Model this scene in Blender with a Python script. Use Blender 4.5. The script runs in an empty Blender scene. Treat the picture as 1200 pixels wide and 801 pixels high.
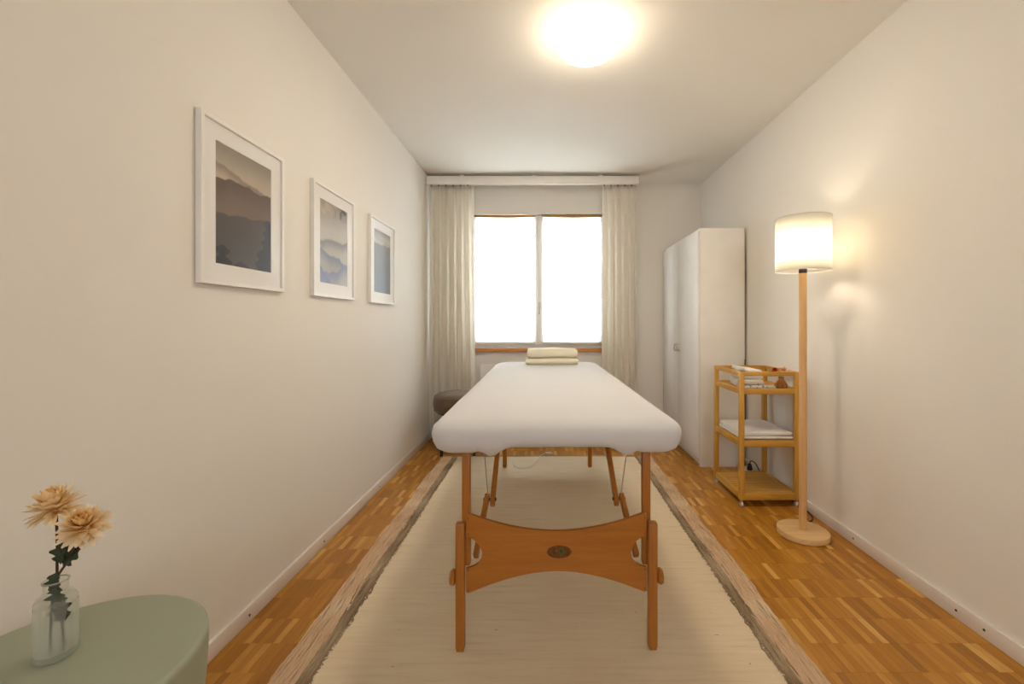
import bpy, bmesh, math, random
from mathutils import Vector, Matrix
R = math.radians
random.seed(7)
scene = bpy.context.scene
COL = scene.collection

# ---------------------------------------------------------------- camera, world, exposure
cam_d = bpy.data.cameras.new('camera')
cam = bpy.data.objects.new('camera', cam_d)
COL.objects.link(cam)
cam.location = (0, 0, 1.07)
cam.rotation_euler = (R(90), 0, 0)
cam_d.sensor_width = 36
cam_d.lens = 36 * 505 / 1200
cam_d.shift_x = -39 / 1200
cam_d.shift_y = -22.5 / 1200
cam_d.clip_start = 0.02
scene.camera = cam

world = bpy.data.worlds.new('sky')
scene.world = world
world.use_nodes = True
bg = world.node_tree.nodes['Background']
bg.inputs[0].default_value = (0.93, 0.97, 1.0, 1)
bg.inputs[1].default_value = 7.5

# portals in the back window and the added fill window (they emit nothing, they only guide the sky's sampling)
for pn, loc, rx, sx, sz in (('portal_window_1', (-0.07, 4.34, 1.47), R(-90), 1.35, 1.29), ('portal_fill_window', (0.225, -2.51, 1.525), R(90), 0.95, 0.95)):
    pd = bpy.data.lights.new(pn, 'AREA'); pd.shape = 'RECTANGLE'; pd.size, pd.size_y = sx, sz; pd.cycles.is_portal = True
    po = bpy.data.objects.new(pn, pd); COL.objects.link(po); po.location = loc; po.rotation_euler = (rx, 0, 0)

scene.view_settings.view_transform = 'Standard'
scene.view_settings.look = 'None'
scene.view_settings.gamma = 1
scene.view_settings.use_curve_mapping = False
scene.view_settings.exposure = 1.1
CEIL_LAMP = (28.0,)  # radiance of the ceiling lamp's glass
BULB = 35.0               # radiance of the floor lamp's bulb
WARM = (1.0, 0.85, 0.65)

# ---------------------------------------------------------------- room dimensions
XL, XR, YF, YB, ZC = -1.07, 1.50, -2.40, 4.15, 2.405

# ---------------------------------------------------------------- mesh helpers
def finish(name, bm, mat, parent=None, smooth=False, loc=None, angle=35):
    me = bpy.data.meshes.new(name)
    bmesh.ops.recalc_face_normals(bm, faces=bm.faces[:])
    bm.to_mesh(me); bm.free()
    o = bpy.data.objects.new(name, me)
    COL.objects.link(o)
    if mat: me.materials.append(mat)
    if smooth:
        for p in me.polygons: p.use_smooth = True
        try: me.set_sharp_from_angle(angle=R(angle))
        except Exception: pass
    if parent: o.parent = parent
    if loc: o.location = loc
    return o

def add_box(bm, x0, x1, y0, y1, z0, z1, bev=0.0, seg=2, M=None):
    t = bmesh.new()
    bmesh.ops.create_cube(t, size=1)
    for v in t.verts:
        v.co = Vector(((x0+x1)/2 + v.co.x*(x1-x0), (y0+y1)/2 + v.co.y*(y1-y0), (z0+z1)/2 + v.co.z*(z1-z0)))
    if bev: bmesh.ops.bevel(t, geom=t.edges[:], offset=bev, segments=seg, affect='EDGES', profile=0.5)
    if M is not None: t.transform(M)
    me = bpy.data.meshes.new('tmp'); t.to_mesh(me); t.free()
    bm.from_mesh(me); bpy.data.meshes.remove(me)
    return bm

def box(name, b, mat, parent=None, bev=0.0, seg=2):
    bm = bmesh.new(); add_box(bm, *b, bev=bev, seg=seg)
    return finish(name, bm, mat, parent, smooth=bev > 0)

def frame_of(d):
    d = Vector(d).normalized()
    up = Vector((0, 0, 1)) if abs(d.z) < 0.95 else Vector((0, 1, 0))
    a = d.cross(up).normalized(); b = a.cross(d).normalized()
    return a, b

def add_tube(bm, pts, r, n=10, cap=True):
    """r: number or list; pts: list of points"""
    pts = [Vector(p) for p in pts]
    rings = []
    a = b = None
    for i, p in enumerate(pts):
        d = (pts[min(i+1, len(pts)-1)] - pts[max(i-1, 0)])
        if a is None: a, b = frame_of(d)
        else:
            d.normalize(); a = (a - d*a.dot(d)).normalized(); b = a.cross(d).normalized()
        rr = r[i] if isinstance(r, (list, tuple)) else r
        rings.append([bm.verts.new(p + a*rr*math.cos(2*math.pi*k/n) + b*rr*math.sin(2*math.pi*k/n)) for k in range(n)])
    for i in range(len(rings)-1):
        for k in range(n):
            bm.faces.new((rings[i][k], rings[i][(k+1) % n], rings[i+1][(k+1) % n], rings[i+1][k]))
    if cap:
        bm.faces.new(rings[0]); bm.faces.new(rings[-1])
    return bm

def add_bar(bm, p, q, w, t, bev=0.003, side=(1, 0, 0)):
    """rectangular bar from p to q; w across 'side', t the other way"""
    p, q = Vector(p), Vector(q); d = (q-p); L = d.length; d.normalize()
    a = Vector(side); a = (a - d*a.dot(d)).normalized(); b = d.cross(a)
    M = Matrix(((a.x, b.x, d.x, p.x), (a.y, b.y, d.y, p.y), (a.z, b.z, d.z, p.z), (0, 0, 0, 1)))
    add_box(bm, -w/2, w/2, -t/2, t/2, 0, L, bev, 2, M)
    return bm

def add_lathe(bm, prof, n=48, c=(0, 0, 0)):
    """prof: list of (radius, z) from bottom to top, r=0 closes"""
    rings = []
    for r, z in prof:
        if r <= 1e-6: rings.append([bm.verts.new((c[0], c[1], c[2]+z))])
        else: rings.append([bm.verts.new((c[0]+r*math.cos(2*math.pi*k/n), c[1]+r*math.sin(2*math.pi*k/n), c[2]+z)) for k in range(n)])
    for A, B in zip(rings, rings[1:]):
        for k in range(n):
            k2 = (k+1) % n
            if len(A) == 1 and len(B) == 1: continue
            if len(A) == 1: bm.faces.new((A[0], B[k2], B[k]))
            elif len(B) == 1: bm.faces.new((A[k], A[k2], B[0]))
            else: bm.faces.new((A[k], A[k2], B[k2], B[k]))
    return bm

def add_prism(bm, poly, y0, y1):
    """polygon given in (x, z), extruded along y"""
    A = [bm.verts.new((x, y0, z)) for x, z in poly]
    B = [bm.verts.new((x, y1, z)) for x, z in poly]
    bm.faces.new(A); bm.faces.new(B[::-1])
    n = len(poly)
    for i in range(n): bm.faces.new((A[i], B[i], B[(i+1) % n], A[(i+1) % n]))
    return bm

def spline(pts, n=8):
    """Catmull-Rom through points"""
    pts = [Vector(p) for p in pts]; out = []
    for i in range(len(pts)-1):
        p0 = pts[max(i-1, 0)]; p1 = pts[i]; p2 = pts[i+1]; p3 = pts[min(i+2, len(pts)-1)]
        for k in range(n):
            t = k/n
            out.append(0.5*((2*p1) + (p2-p0)*t + (2*p0-5*p1+4*p2-p3)*t*t + (3*p1-p0-3*p2+p3)*t**3))
    out.append(pts[-1]); return out

def tag(o, label=None, cat=None, group=None, kind=None):
    if label: o['label'] = label
    if cat: o['category'] = cat
    if group: o['group'] = group
    if kind: o['kind'] = kind
    return o

def thing(name, label, cat, loc=(0, 0, 0), rz=0.0, group=None):
    o = bpy.data.objects.new(name, None); COL.objects.link(o)
    o.empty_display_size = 0.05
    o.location = loc; o.rotation_euler = (0, 0, rz)
    return tag(o, label, cat, group)

# ---------------------------------------------------------------- material helpers
class NT:
    def __init__(s, name):
        s.m = bpy.data.materials.new(name); s.m.use_nodes = True
        s.t = s.m.node_tree; s.n = s.t.nodes; s.l = s.t.links
        s.p = s.n['Principled BSDF']; s.out = s.n['Material Output']
    def node(s, typ, ins=None, **kw):
        nd = s.n.new(typ)
        for k, v in kw.items(): setattr(nd, k, v)
        for k, v in (ins or {}).items(): s.set(nd.inputs[k], v)
        return nd
    def set(s, sock, v):
        if hasattr(v, 'is_output'): s.l.new(v, sock)
        else:
            if hasattr(sock.default_value, '__len__') and not hasattr(v, '__len__'): v = (v, v, v)
            if hasattr(v, '__len__') and len(v) == 3 and len(sock.default_value) == 4: v = (*v, 1)
            sock.default_value = v
    def coord(s, kind='Object'): return s.node('ShaderNodeTexCoord').outputs[kind]
    def pos(s): return s.node('ShaderNodeNewGeometry').outputs['Position']
    def xyz(s, v):
        nd = s.node('ShaderNodeSeparateXYZ', {0: v}); return nd.outputs[0], nd.outputs[1], nd.outputs[2]
    def vec(s, x, y, z): return s.node('ShaderNodeCombineXYZ', {0: x, 1: y, 2: z}).outputs[0]
    def scale(s, v, sc): return s.node('ShaderNodeVectorMath', {0: v, 1: sc}, operation='MULTIPLY').outputs[0]
    def math(s, op, a, b=0.0, c=0.0):
        return s.node('ShaderNodeMath', {0: a, 1: b, 2: c}, operation=op).outputs[0]
    def noise(s, v, sc=5, det=3, rough=0.5, dist=0.0):
        return s.node('ShaderNodeTexNoise', {'Vector': v, 'Scale': sc, 'Detail': det, 'Roughness': rough, 'Distortion': dist}).outputs['Fac']
    def white(s, v): return s.node('ShaderNodeTexWhiteNoise', {'Vector': v}, noise_dimensions='3D').outputs['Value']
    def mix(s, f, a, b, mode='MIX'):
        nd = s.node('ShaderNodeMix', data_type='RGBA', blend_type=mode)
        s.set(nd.inputs[0], f); s.set(nd.inputs[6], a); s.set(nd.inputs[7], b); return nd.outputs[2]
    def ramp(s, f, stops, interp='LINEAR'):
        nd = s.node('ShaderNodeValToRGB', {0: f}); cr = nd.color_ramp; cr.interpolation = interp
        while len(cr.elements) < len(stops): cr.elements.new(0.5)
        for e, (p, c) in zip(cr.elements, stops): e.position = p; e.color = (*c, 1)
        return nd.outputs[0]
    def rng(s, f, a, b, c=0.0, d=1.0, smooth=True):
        nd = s.node('ShaderNodeMapRange', {0: f, 1: a, 2: b, 3: c, 4: d})
        if smooth: nd.interpolation_type = 'SMOOTHSTEP'
        return nd.outputs[0]
    def bump(s, h, strength=0.2, dist=0.01):
        nd = s.node('ShaderNodeBump', {'Height': h, 'Strength': strength, 'Distance': dist})
        s.l.new(nd.outputs[0], s.p.inputs['Normal'])
    def base(s, c, rough=0.5, **kw):
        s.set(s.p.inputs['Base Color'], c); s.set(s.p.inputs['Roughness'], rough)
        for k, v in kw.items(): s.set(s.p.inputs[k.replace('_', ' ')], v)
        return s

def srgb(r, g, b):
    f = lambda c: (c/255/12.92) if c/255 <= 0.04045 else ((c/255+0.055)/1.055)**2.4
    return (f(r), f(g), f(b))

def mat_plain(name, c, rough=0.5, var=0.06, sc=8, bump=0.0, bsc=200, **kw):
    N = NT(name); co = N.coord()
    n = N.noise(co, sc, 3)
    dark = tuple(x*(1-var) for x in c); lite = tuple(min(1, x*(1+var)) for x in c)
    N.base(N.ramp(n, [(0.3, dark), (0.7, lite)]), rough, **kw)
    if bump: N.bump(N.noise(co, bsc, 2), bump, 0.002)
    return N.m

def mat_wood(name, c1, c2, axis='z', rough=0.45, sc=1.0, gloss=0.3):
    """grain runs along the axis"""
    N = NT(name); co = N.coord()
    k = {'x': (2, 28, 28), 'y': (28, 2, 28), 'z': (28, 28, 2)}[axis]
    v = N.scale(co, tuple(q*sc for q in k))
    n = N.noise(v, 1.5, 5, 0.6, 0.6)
    fine = N.noise(N.scale(co, tuple(q*sc*6 for q in k)), 1.5, 2)
    f = N.math('ADD', N.math('MULTIPLY', n, 0.75), N.math('MULTIPLY', fine, 0.25))
    N.base(N.ramp(f, [(0.3, c1), (0.68, c2)]), rough)
    N.bump(f, 0.08, 0.002)
    return N.m

# ---------------------------------------------------------------- materials
def wall_paint(name, c):
    N = NT(name); p = N.pos()
    n = N.noise(p, 1.3, 2)
    N.base(N.ramp(n, [(0.3, tuple(x*0.985 for x in c)), (0.7, c)]), 0.75)
    N.bump(N.noise(p, 160, 3, 0.6), 0.05, 0.002)
    return N.m
M_WALL = wall_paint('wall_paint', (0.875, 0.83, 0.76))
M_CEIL = wall_paint('ceiling_paint', (0.875, 0.83, 0.75))
M_TRIM = mat_plain('trim_paint', (0.80, 0.73, 0.66), 0.4, 0.02)
M_WHITE_LAC = mat_plain('white_lacquer', (0.90, 0.86, 0.80), 0.35, 0.02)
M_DOOR_LAC = mat_plain('door_lacquer', (0.88, 0.86, 0.83), 0.35, 0.02)
M_FRAME = mat_plain('frame_white', (0.90, 0.87, 0.83), 0.4, 0.02)
M_MAT = mat_plain('mat_board', (0.93, 0.91, 0.88), 0.9, 0.01, bump=0.05, bsc=400)
M_WINFR = mat_plain('window_paint', (0.80, 0.77, 0.72), 0.4, 0.02)
M_SILL = mat_wood('sill_wood', srgb(186, 116, 48), srgb(216, 150, 78), 'x', 0.4)
M_OCHRE = mat_wood('headrail_wood', srgb(150, 105, 25), srgb(185, 135, 45), 'x', 0.5)
M_STEEL = mat_plain('brushed_steel', (0.55, 0.53, 0.50), 0.3, 0.05, Metallic=1.0)
M_DARKMET = mat_plain('dark_metal', (0.06, 0.05, 0.045), 0.4, 0.1, Metallic=0.6)
M_BRASS = mat_plain('dull_brass', (0.22, 0.13, 0.05), 0.45, 0.1, Metallic=0.5)
M_BLACK = mat_plain('black_rubber', (0.012, 0.011, 0.010), 0.5, 0.1)
M_WHITEPL = mat_plain('white_plastic', (0.75, 0.72, 0.68), 0.4, 0.02)
M_BEECH_Z = mat_wood('table_beech_upright', srgb(160, 96, 30), srgb(188, 120, 46), 'z', 0.4)
M_BEECH_X = mat_wood('table_beech_panel', srgb(168, 102, 32), srgb(188, 120, 44), 'x', 0.38)
M_BEECH_Y = mat_wood('table_beech_rail', srgb(160, 96, 30), srgb(188, 120, 46), 'y', 0.4)
M_BAM_Z = mat_wood('bamboo_upright', srgb(188, 132, 40), srgb(214, 164, 74), 'z', 0.38)
M_BAM_X = mat_wood('bamboo_cross', srgb(188, 132, 40), srgb(214, 164, 74), 'x', 0.38)
M_BAM_Y = mat_wood('bamboo_side', srgb(188, 132, 40), srgb(214, 164, 74), 'y', 0.38)
M_LAMPW_Z = mat_wood('lamp_wood_pole', srgb(208, 158, 98), srgb(228, 184, 126), 'z', 0.45)
M_LAMPW_X = mat_wood('lamp_wood_base', srgb(214, 168, 110), srgb(236, 198, 144), 'x', 0.45)
M_DARKWOOD = mat_wood('stool_leg_wood', srgb(48, 26, 14), srgb(78, 44, 24), 'z', 0.4)
M_SAGE = mat_plain('sage_paint', srgb(156, 160, 138), 0.55, 0.03, 3)
M_PEACH = None

def mat_cloth(name, c, sc=600, var=0.05, bump=0.25, transl=0.0, sheen=0.2, dist=0.0015):
    N = NT(name); co = N.coord()
    w = N.math('ADD', N.noise(N.scale(co, (1, 0.15, 1)), sc, 2), N.noise(N.scale(co, (0.15, 1, 1)), sc, 2))
    n = N.noise(co, 6, 3)
    col = N.ramp(n, [(0.3, tuple(x*(1-var) for x in c)), (0.7, c)])
    N.base(col, 0.9)
    N.set(N.p.inputs['Sheen Weight'], sheen)
    N.bump(w, bump, dist)
    if transl:
        tr = N.node('ShaderNodeBsdfTranslucent', {'Color': (*c, 1)})
        mx = N.node('ShaderNodeMixShader', {0: transl})
        N.l.new(N.p.outputs[0], mx.inputs[1]); N.l.new(tr.outputs[0], mx.inputs[2]); N.l.new(mx.outputs[0], N.out.inputs[0])
    return N.m
M_SHEET = mat_cloth('white_jersey', (0.70, 0.69, 0.69), 500, 0.02, 0.08)
M_TOWEL = mat_cloth('cream_terry', srgb(244, 236, 212), 260, 0.04, 0.6, dist=0.004)
M_BLANKET = mat_cloth('white_blanket', (0.84, 0.80, 0.75), 300, 0.04, 0.4, dist=0.003)
M_CURTAIN = mat_cloth('cream_curtain', (0.94, 0.90, 0.82), 500, 0.03, 0.15, transl=0.55)
M_BLIND = mat_cloth('blind_fabric', (0.90, 0.92, 0.93), 300, 0.01, 0.1, transl=0.55)
M_SHADE = mat_cloth('shade_fabric', (0.84, 0.82, 0.75), 500, 0.02, 0.1, transl=0.72)
M_CUSHION = mat_plain('table_vinyl', (0.55, 0.48, 0.40), 0.5)

def velvet():
    N = NT('taupe_velvet'); co = N.coord()
    n = N.noise(co, 14, 4, 0.6); f = N.noise(co, 300, 2)
    N.base(N.ramp(n, [(0.3, srgb(84, 66, 48)), (0.7, srgb(112, 92, 70))]), 0.85)
    N.set(N.p.inputs['Sheen Weight'], 0.2); N.bump(f, 0.3, 0.002)
    return N.m
M_VELVET = velvet()

def parquet():
    N = NT('oak_mosaic_parquet'); p = N.pos(); x, y, z = N.xyz(p)
    ry = N.math('FLOOR', N.math('DIVIDE', y, 0.12))
    rx = N.math('FLOOR', N.math('DIVIDE', x, 0.024))
    h = N.white(N.vec(rx, ry, 0.5)); h2 = N.white(N.vec(rx, ry, 7.5))
    base = N.ramp(h, [(0.0, srgb(156, 100, 18)), (0.22, srgb(174, 114, 28)), (0.6, srgb(186, 126, 38)), (0.88, srgb(202, 144, 58)), (1.0, srgb(228, 180, 98))])
    v = N.vec(N.math('ADD', N.math('MULTIPLY', x, 60), N.math('MULTIPLY', h2, 40)), N.math('MULTIPLY', y, 5), h)
    g = N.noise(v, 2.0, 4, 0.6, 0.4)
    col = N.mix(N.rng(g, 0.35, 0.75, 0, 0.35), base, srgb(140, 86, 14), 'MIX')
    N.base(col, N.rng(g, 0.2, 0.8, 0.30, 0.42))
    N.bump(g, 0.05, 0.001)
    return N.m
M_PARQ = parquet()
M_SUBFLOOR = mat_plain('subfloor', srgb(120, 76, 28), 0.8)

def rug_field():
    N = NT('cream_woven_wool'); p = N.coord(); x, y, z = N.xyz(p)
    streak = N.noise(N.vec(N.math('MULTIPLY', x, 3.5), N.math('MULTIPLY', y, 60), 0), 1.0, 4, 0.65)
    fine = N.noise(N.vec(N.math('MULTIPLY', x, 14), N.math('MULTIPLY', y, 260), 0), 1.0, 2, 0.6)
    fleck = N.noise(N.vec(N.math('MULTIPLY', x, 36), N.math('MULTIPLY', y, 80), 2.0), 1.0, 2, 0.5)
    big = N.noise(p, 2.2, 3)
    c = N.ramp(streak, [(0.25, srgb(206, 184, 150)), (0.42, srgb(222, 203, 172)), (0.7, srgb(228, 211, 182))])
    c = N.mix(N.rng(big, 0.3, 0.7, 0, 0.22), c, srgb(206, 176, 132))
    c = N.mix(N.rng(fleck, 0.72, 0.79, 0, 0.75), c, srgb(112, 86, 52))
    N.base(c, 0.95)
    h = N.math('ADD', N.math('MULTIPLY', streak, 0.6), N.math('MULTIPLY', fine, 0.6))
    N.bump(h, 0.35, 0.004)
    return N.m
M_RUG = rug_field()

def rug_yarn(name, cols, seed):
    N = NT(name); p = N.coord(); x, y, z = N.xyz(p)
    seg = N.noise(N.vec(seed, N.math('MULTIPLY', y, 4.5), 0), 1.0, 1)
    st = N.noise(N.vec(N.math('MULTIPLY', x, 300), N.math('MULTIPLY', y, 14), seed), 1.0, 3, 0.7)
    f = N.math('ADD', N.math('MULTIPLY', seg, 0.55), N.math('MULTIPLY', st, 0.45))
    N.base(N.ramp(f, [(0.30, cols[0]), (0.45, cols[1]), (0.55, cols[2]), (0.68, cols[3])]), 0.95)
    N.bump(N.noise(p, 900, 2), 0.5, 0.002)
    return N.m
M_YARN_A = rug_yarn('rug_border_wool', [srgb(168, 130, 98), srgb(206, 170, 134), srgb(218, 188, 154), srgb(230, 206, 176)], 2.0)
M_YARN_B = rug_yarn('rug_grey_wool', [srgb(104, 84, 60), srgb(146, 124, 96), srgb(170, 148, 118), srgb(196, 174, 144)], 9.0)

def glass(name, tint=(1, 1, 1), rough=0.0, frost=0.0, refl=0.6, fade=False):
    """clear pane: lets light through straight, reflects by Fresnel"""
    N = NT(name); co = N.coord()
    n = N.noise(co, 3, 1)
    col = N.ramp(n, [(0.0, tuple(c*0.985 for c in tint)), (1.0, tint)])
    tr = N.node('ShaderNodeBsdfTransparent', {'Color': col})
    gl = N.node('ShaderNodeBsdfGlossy', {'Roughness': max(rough, 0.03)})
    fc = N.node('ShaderNodeLayerWeight', {'Blend': 0.5}).outputs['Facing']
    fr = N.math('ADD', N.math('MULTIPLY', N.math('POWER', fc, 5.0), refl), 0.02 if refl < 0.5 else 0.03)
    mx = N.node('ShaderNodeMixShader', {0: fr})
    N.l.new(tr.outputs[0], mx.inputs[1]); N.l.new(gl.outputs[0], mx.inputs[2])
    last = mx.outputs[0]
    if frost:
        df = N.node('ShaderNodeBsdfTranslucent', {'Color': (0.8, 0.8, 0.76, 1)})
        d2 = N.node('ShaderNodeBsdfDiffuse', {'Color': (0.75, 0.74, 0.68, 1)})
        m0 = N.node('ShaderNodeMixShader', {0: 0.5}); N.l.new(df.outputs[0], m0.inputs[1]); N.l.new(d2.outputs[0], m0.inputs[2])
        ff = N.rng(N.xyz(co)[2], 0.115, 0.085, 0.06, frost) if fade else frost
        m2 = N.node('ShaderNodeMixShader', {0: ff}); N.l.new(last, m2.inputs[1]); N.l.new(m0.outputs[0], m2.inputs[2]); last = m2.outputs[0]
    N.l.new(last, N.out.inputs[0])
    return N.m
M_PANE = glass('window_glass')
M_PICGLASS = glass('picture_glass', rough=0.12, refl=0.12)
M_VASE = glass('vase_glass', (0.93, 0.95, 0.92), 0.05, 0.34, fade=True)
M_VASEBASE = glass('vase_thick_glass', (0.86, 0.90, 0.86), 0.05, 0.30)

def emitter(name, c, s, dome=False):
    N = NT(name); co = N.coord()
    n = N.noise(co, 4, 1)
    N.base((0.9, 0.88, 0.82), 0.4)
    N.set(N.p.inputs['Emission Color'], N.ramp(n, [(0, tuple(x*0.97 for x in c)), (1, c)]))
    if dome:          # bulbs sit low behind the glass: its belly glows most
        z = N.xyz(co)[2]
        s = N.math('MULTIPLY', N.rng(z, -0.030, -0.088, 0.10, 1.0), s)
    N.set(N.p.inputs['Emission Strength'], s)
    return N.m
M_DOME = [emitter('lit_opal_glass', WARM, c, True) for c in CEIL_LAMP]
M_BULB = emitter('lit_bulb', WARM, BULB)

def prints():
    out = []
    def layers(N, u, v, sky, specs):
        c = sky
        for base, slope, amp, freq, seed, soft, top, bot, depth in specs:
            h = N.math('ADD', N.math('ADD', base, N.math('MULTIPLY', u, slope)),
                       N.math('MULTIPLY', N.math('SUBTRACT', N.noise(N.vec(N.math('MULTIPLY', u, freq), seed, 0), 1, 3, 0.55), 0.5), amp))
            d = N.math('SUBTRACT', h, v)
            fill = N.mix(N.rng(d, 0, depth), top, bot)
            c = N.mix(N.rng(d, -soft, soft), c, fill)
        return c
    def tree(N, u, v, c, u0, top, w, col):
        d = N.math('SUBTRACT', top, v)
        jag = N.math('MULTIPLY', N.math('PINGPONG', d, 0.045), 0.9)
        edge = N.math('ADD', N.math('MULTIPLY', d, w), N.math('MULTIPLY', jag, w*6))
        m = N.math('LESS_THAN', N.math('ABSOLUTE', N.math('SUBTRACT', u, u0)), edge)
        m = N.math('MULTIPLY', m, N.math('GREATER_THAN', d, 0))
        return N.mix(N.math('MULTIPLY', m, 0.85), c, col)
    def begin(name):
        N = NT(name); _, u, v = N.xyz(N.coord('Generated')); return N, u, v
    # misty ridges with conifers
    N, u, v = begin('print_ridges')
    sky = N.mix(N.rng(N.math('ADD', v, N.math('MULTIPLY', N.noise(N.vec(u, v, 1), 6, 3), 0.1)), 0.75, 1.05), srgb(196, 180, 160), srgb(150, 138, 122))
    c = layers(N, u, v, sky, [
        (0.83, -0.12, 0.16, 3.0, 1.0, 0.012, srgb(146, 130, 114), srgb(196, 178, 158), 0.12),
        (0.72, 0.0, 0.22, 2.2, 5.2, 0.008, srgb(104, 86, 72), srgb(134, 112, 94), 0.35),
        (0.41, 0.08, 0.12, 3.2, 9.1, 0.010, srgb(84, 72, 64), srgb(92, 88, 90), 0.45)])
    c = tree(N, u, v, c, 0.93, 0.50, 0.30, srgb(38, 42, 52))
    c = tree(N, u, v, c, 0.78, 0.20, 0.30, srgb(46, 50, 60))
    c = tree(N, u, v, c, 0.12, 0.17, 0.45, srgb(34, 33, 36))
    c = tree(N, u, v, c, 0.42, 0.06, 0.5, srgb(56, 54, 58))
    N.base(c, 0.6); out.append(N.m)
    # flowing mist over blue hills, twig at the top
    N, u, v = begin('print_mist')
    w = N.noise(N.vec(N.math('MULTIPLY', u, 1.2), N.math('MULTIPLY', v, 2.6), 4.0), 1.6, 2, 0.5, 1.2)
    sky = N.mix(N.rng(w, 0.35, 0.65), srgb(150, 140, 126), srgb(196, 184, 166))
    c = layers(N, u, v, sky, [
        (0.83, 0.0, 0.2, 2.4, 2.0, 0.03, srgb(170, 160, 146), srgb(190, 180, 164), 0.2),
        (0.50, 0.10, 0.24, 2.0, 6.0, 0.02, srgb(120, 112, 106), srgb(184, 174, 160), 0.16),
        (0.42, -0.16, 0.30, 2.1, 3.4, 0.015, srgb(112, 114, 128), srgb(172, 166, 158), 0.18),
        (0.06, 0.24, 0.30, 2.6, 8.0, 0.012, srgb(116, 122, 150), srgb(176, 170, 166), 0.22),
        (0.22, -0.55, 0.10, 2.0, 1.2, 0.010, srgb(108, 116, 150), srgb(122, 130, 160), 0.2)])
    for (a, b, r1, r2, tilt) in ((0.74, 0.905, 0.05, 0.055, 0.2), (0.88, 0.965, 0.08, 0.03, -0.3), (0.80, 0.985, 0.035, 0.04, 0.4)):
        du = N.math('DIVIDE', N.math('SUBTRACT', N.math('SUBTRACT', u, a), N.math('MULTIPLY', N.math('SUBTRACT', v, b), tilt)), r1)
        dv = N.math('DIVIDE', N.math('SUBTRACT', v, b), r2)
        q = N.math('ADD', N.math('MULTIPLY', du, du), N.math('MULTIPLY', dv, dv))
        c = N.mix(N.rng(q, 0.7, 1.1, 0.85, 0.0), c, srgb(74, 66, 58))
    N.base(c, 0.6); out.append(N.m)
    # grey forest slope sinking into blue
    N, u, v = begin('print_forest')
    sky = N.mix(N.rng(v, 0.85, 1.0), srgb(186, 176, 162), srgb(140, 132, 122))
    c = layers(N, u, v, sky, [
        (0.90, -0.06, 0.08, 2.5, 3.0, 0.02, srgb(170, 160, 148), srgb(190, 180, 166), 0.1),
        (0.78, 0.02, 0.12, 4.0, 7.0, 0.02, srgb(126, 120, 112), srgb(112, 116, 126), 0.8)])
    t = N.noise(N.vec(N.math('MULTIPLY', u, 16), N.math('MULTIPLY', v, 3), 0), 1, 3, 0.6)
    c = N.mix(N.math('MULTIPLY', N.rng(t, 0.5, 0.7, 0, 0.45), N.rng(v, 0.7, 0.5)), c, srgb(84, 86, 94))
    N.base(c, 0.6); out.append(N.m)
    return out
PRINTS = prints()

# ================================================================ ROOM SHELL
def struct(name, bm, mat, parent=None):
    o = finish(name, bm, mat, parent)
    if parent is None: o['kind'] = 'structure'
    return o
T = 0.12
struct('wall_left', add_box(bmesh.new(), XL-T, XL, YF-T, YB+T, -0.1, ZC+0.1), M_WALL)
struct('wall_right', add_box(bmesh.new(), XR, XR+T, YF-T, YB+T, -0.1, ZC+0.1), M_WALL)
FX0, FX1, FZ0, FZ1 = -0.22, 0.67, 1.08, 2.00
bm = bmesh.new()
add_box(bm, XL, FX0, YF-T, YF, 0, ZC); add_box(bm, FX1, XR, YF-T, YF, 0, ZC)
add_box(bm, FX0, FX1, YF-T, YF, 0, FZ0); add_box(bm, FX0, FX1, YF-T, YF, FZ1, ZC)
struct('wall_front', bm, M_WALL)
w2 = bpy.data.objects.new('added_fill_window', None); COL.objects.link(w2); w2['kind'] = 'structure'  # unseen window added behind the camera to let in frontal fill light
w2.location = ((FX0+FX1)/2, YF-0.06, FZ0)
hw, hh = (FX1-FX0)/2, FZ1-FZ0
bm = bmesh.new()
for b in ((-hw, -hw+0.05, 0, hh), (hw-0.05, hw, 0, hh), (-hw+0.05, hw-0.05, 0, 0.05), (-hw+0.05, hw-0.05, hh-0.05, hh)):
    add_box(bm, b[0], b[1], -0.03, 0.03, b[2], b[3], bev=0.003)
finish('outer_frame', bm, M_WINFR, w2, True)
box('mullion', (-0.03, 0.03, -0.03, 0.03, 0.05, hh-0.05), M_WINFR, w2, 0.003)
box('pane', (-hw+0.05, -0.03, -0.003, 0.003, 0.05, hh-0.05), M_PANE, w2); box('pane', (0.03, hw-0.05, -0.003, 0.003, 0.05, hh-0.05), M_PANE, w2)
box('window_sill', (-hw-0.03, hw+0.03, 0.06, 0.12, -0.03, 0.0), M_SILL, w2, 0.002)
struct('ceiling', add_box(bmesh.new(), XL, XR, YF, YB+T, ZC, ZC+0.1), M_CEIL)
WX0, WX1, WZ0, WZ1 = -0.745, 0.605, 0.825, 2.115
bm = bmesh.new()
add_box(bm, XL, WX0, YB, YB+0.2, 0, ZC); add_box(bm, WX1, XR, YB, YB+0.2, 0, ZC)
add_box(bm, WX0, WX1, YB, YB+0.2, 0, WZ0); add_box(bm, WX0, WX1, YB, YB+0.2, WZ1, ZC)
struct('wall_back', bm, M_WALL)

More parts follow.
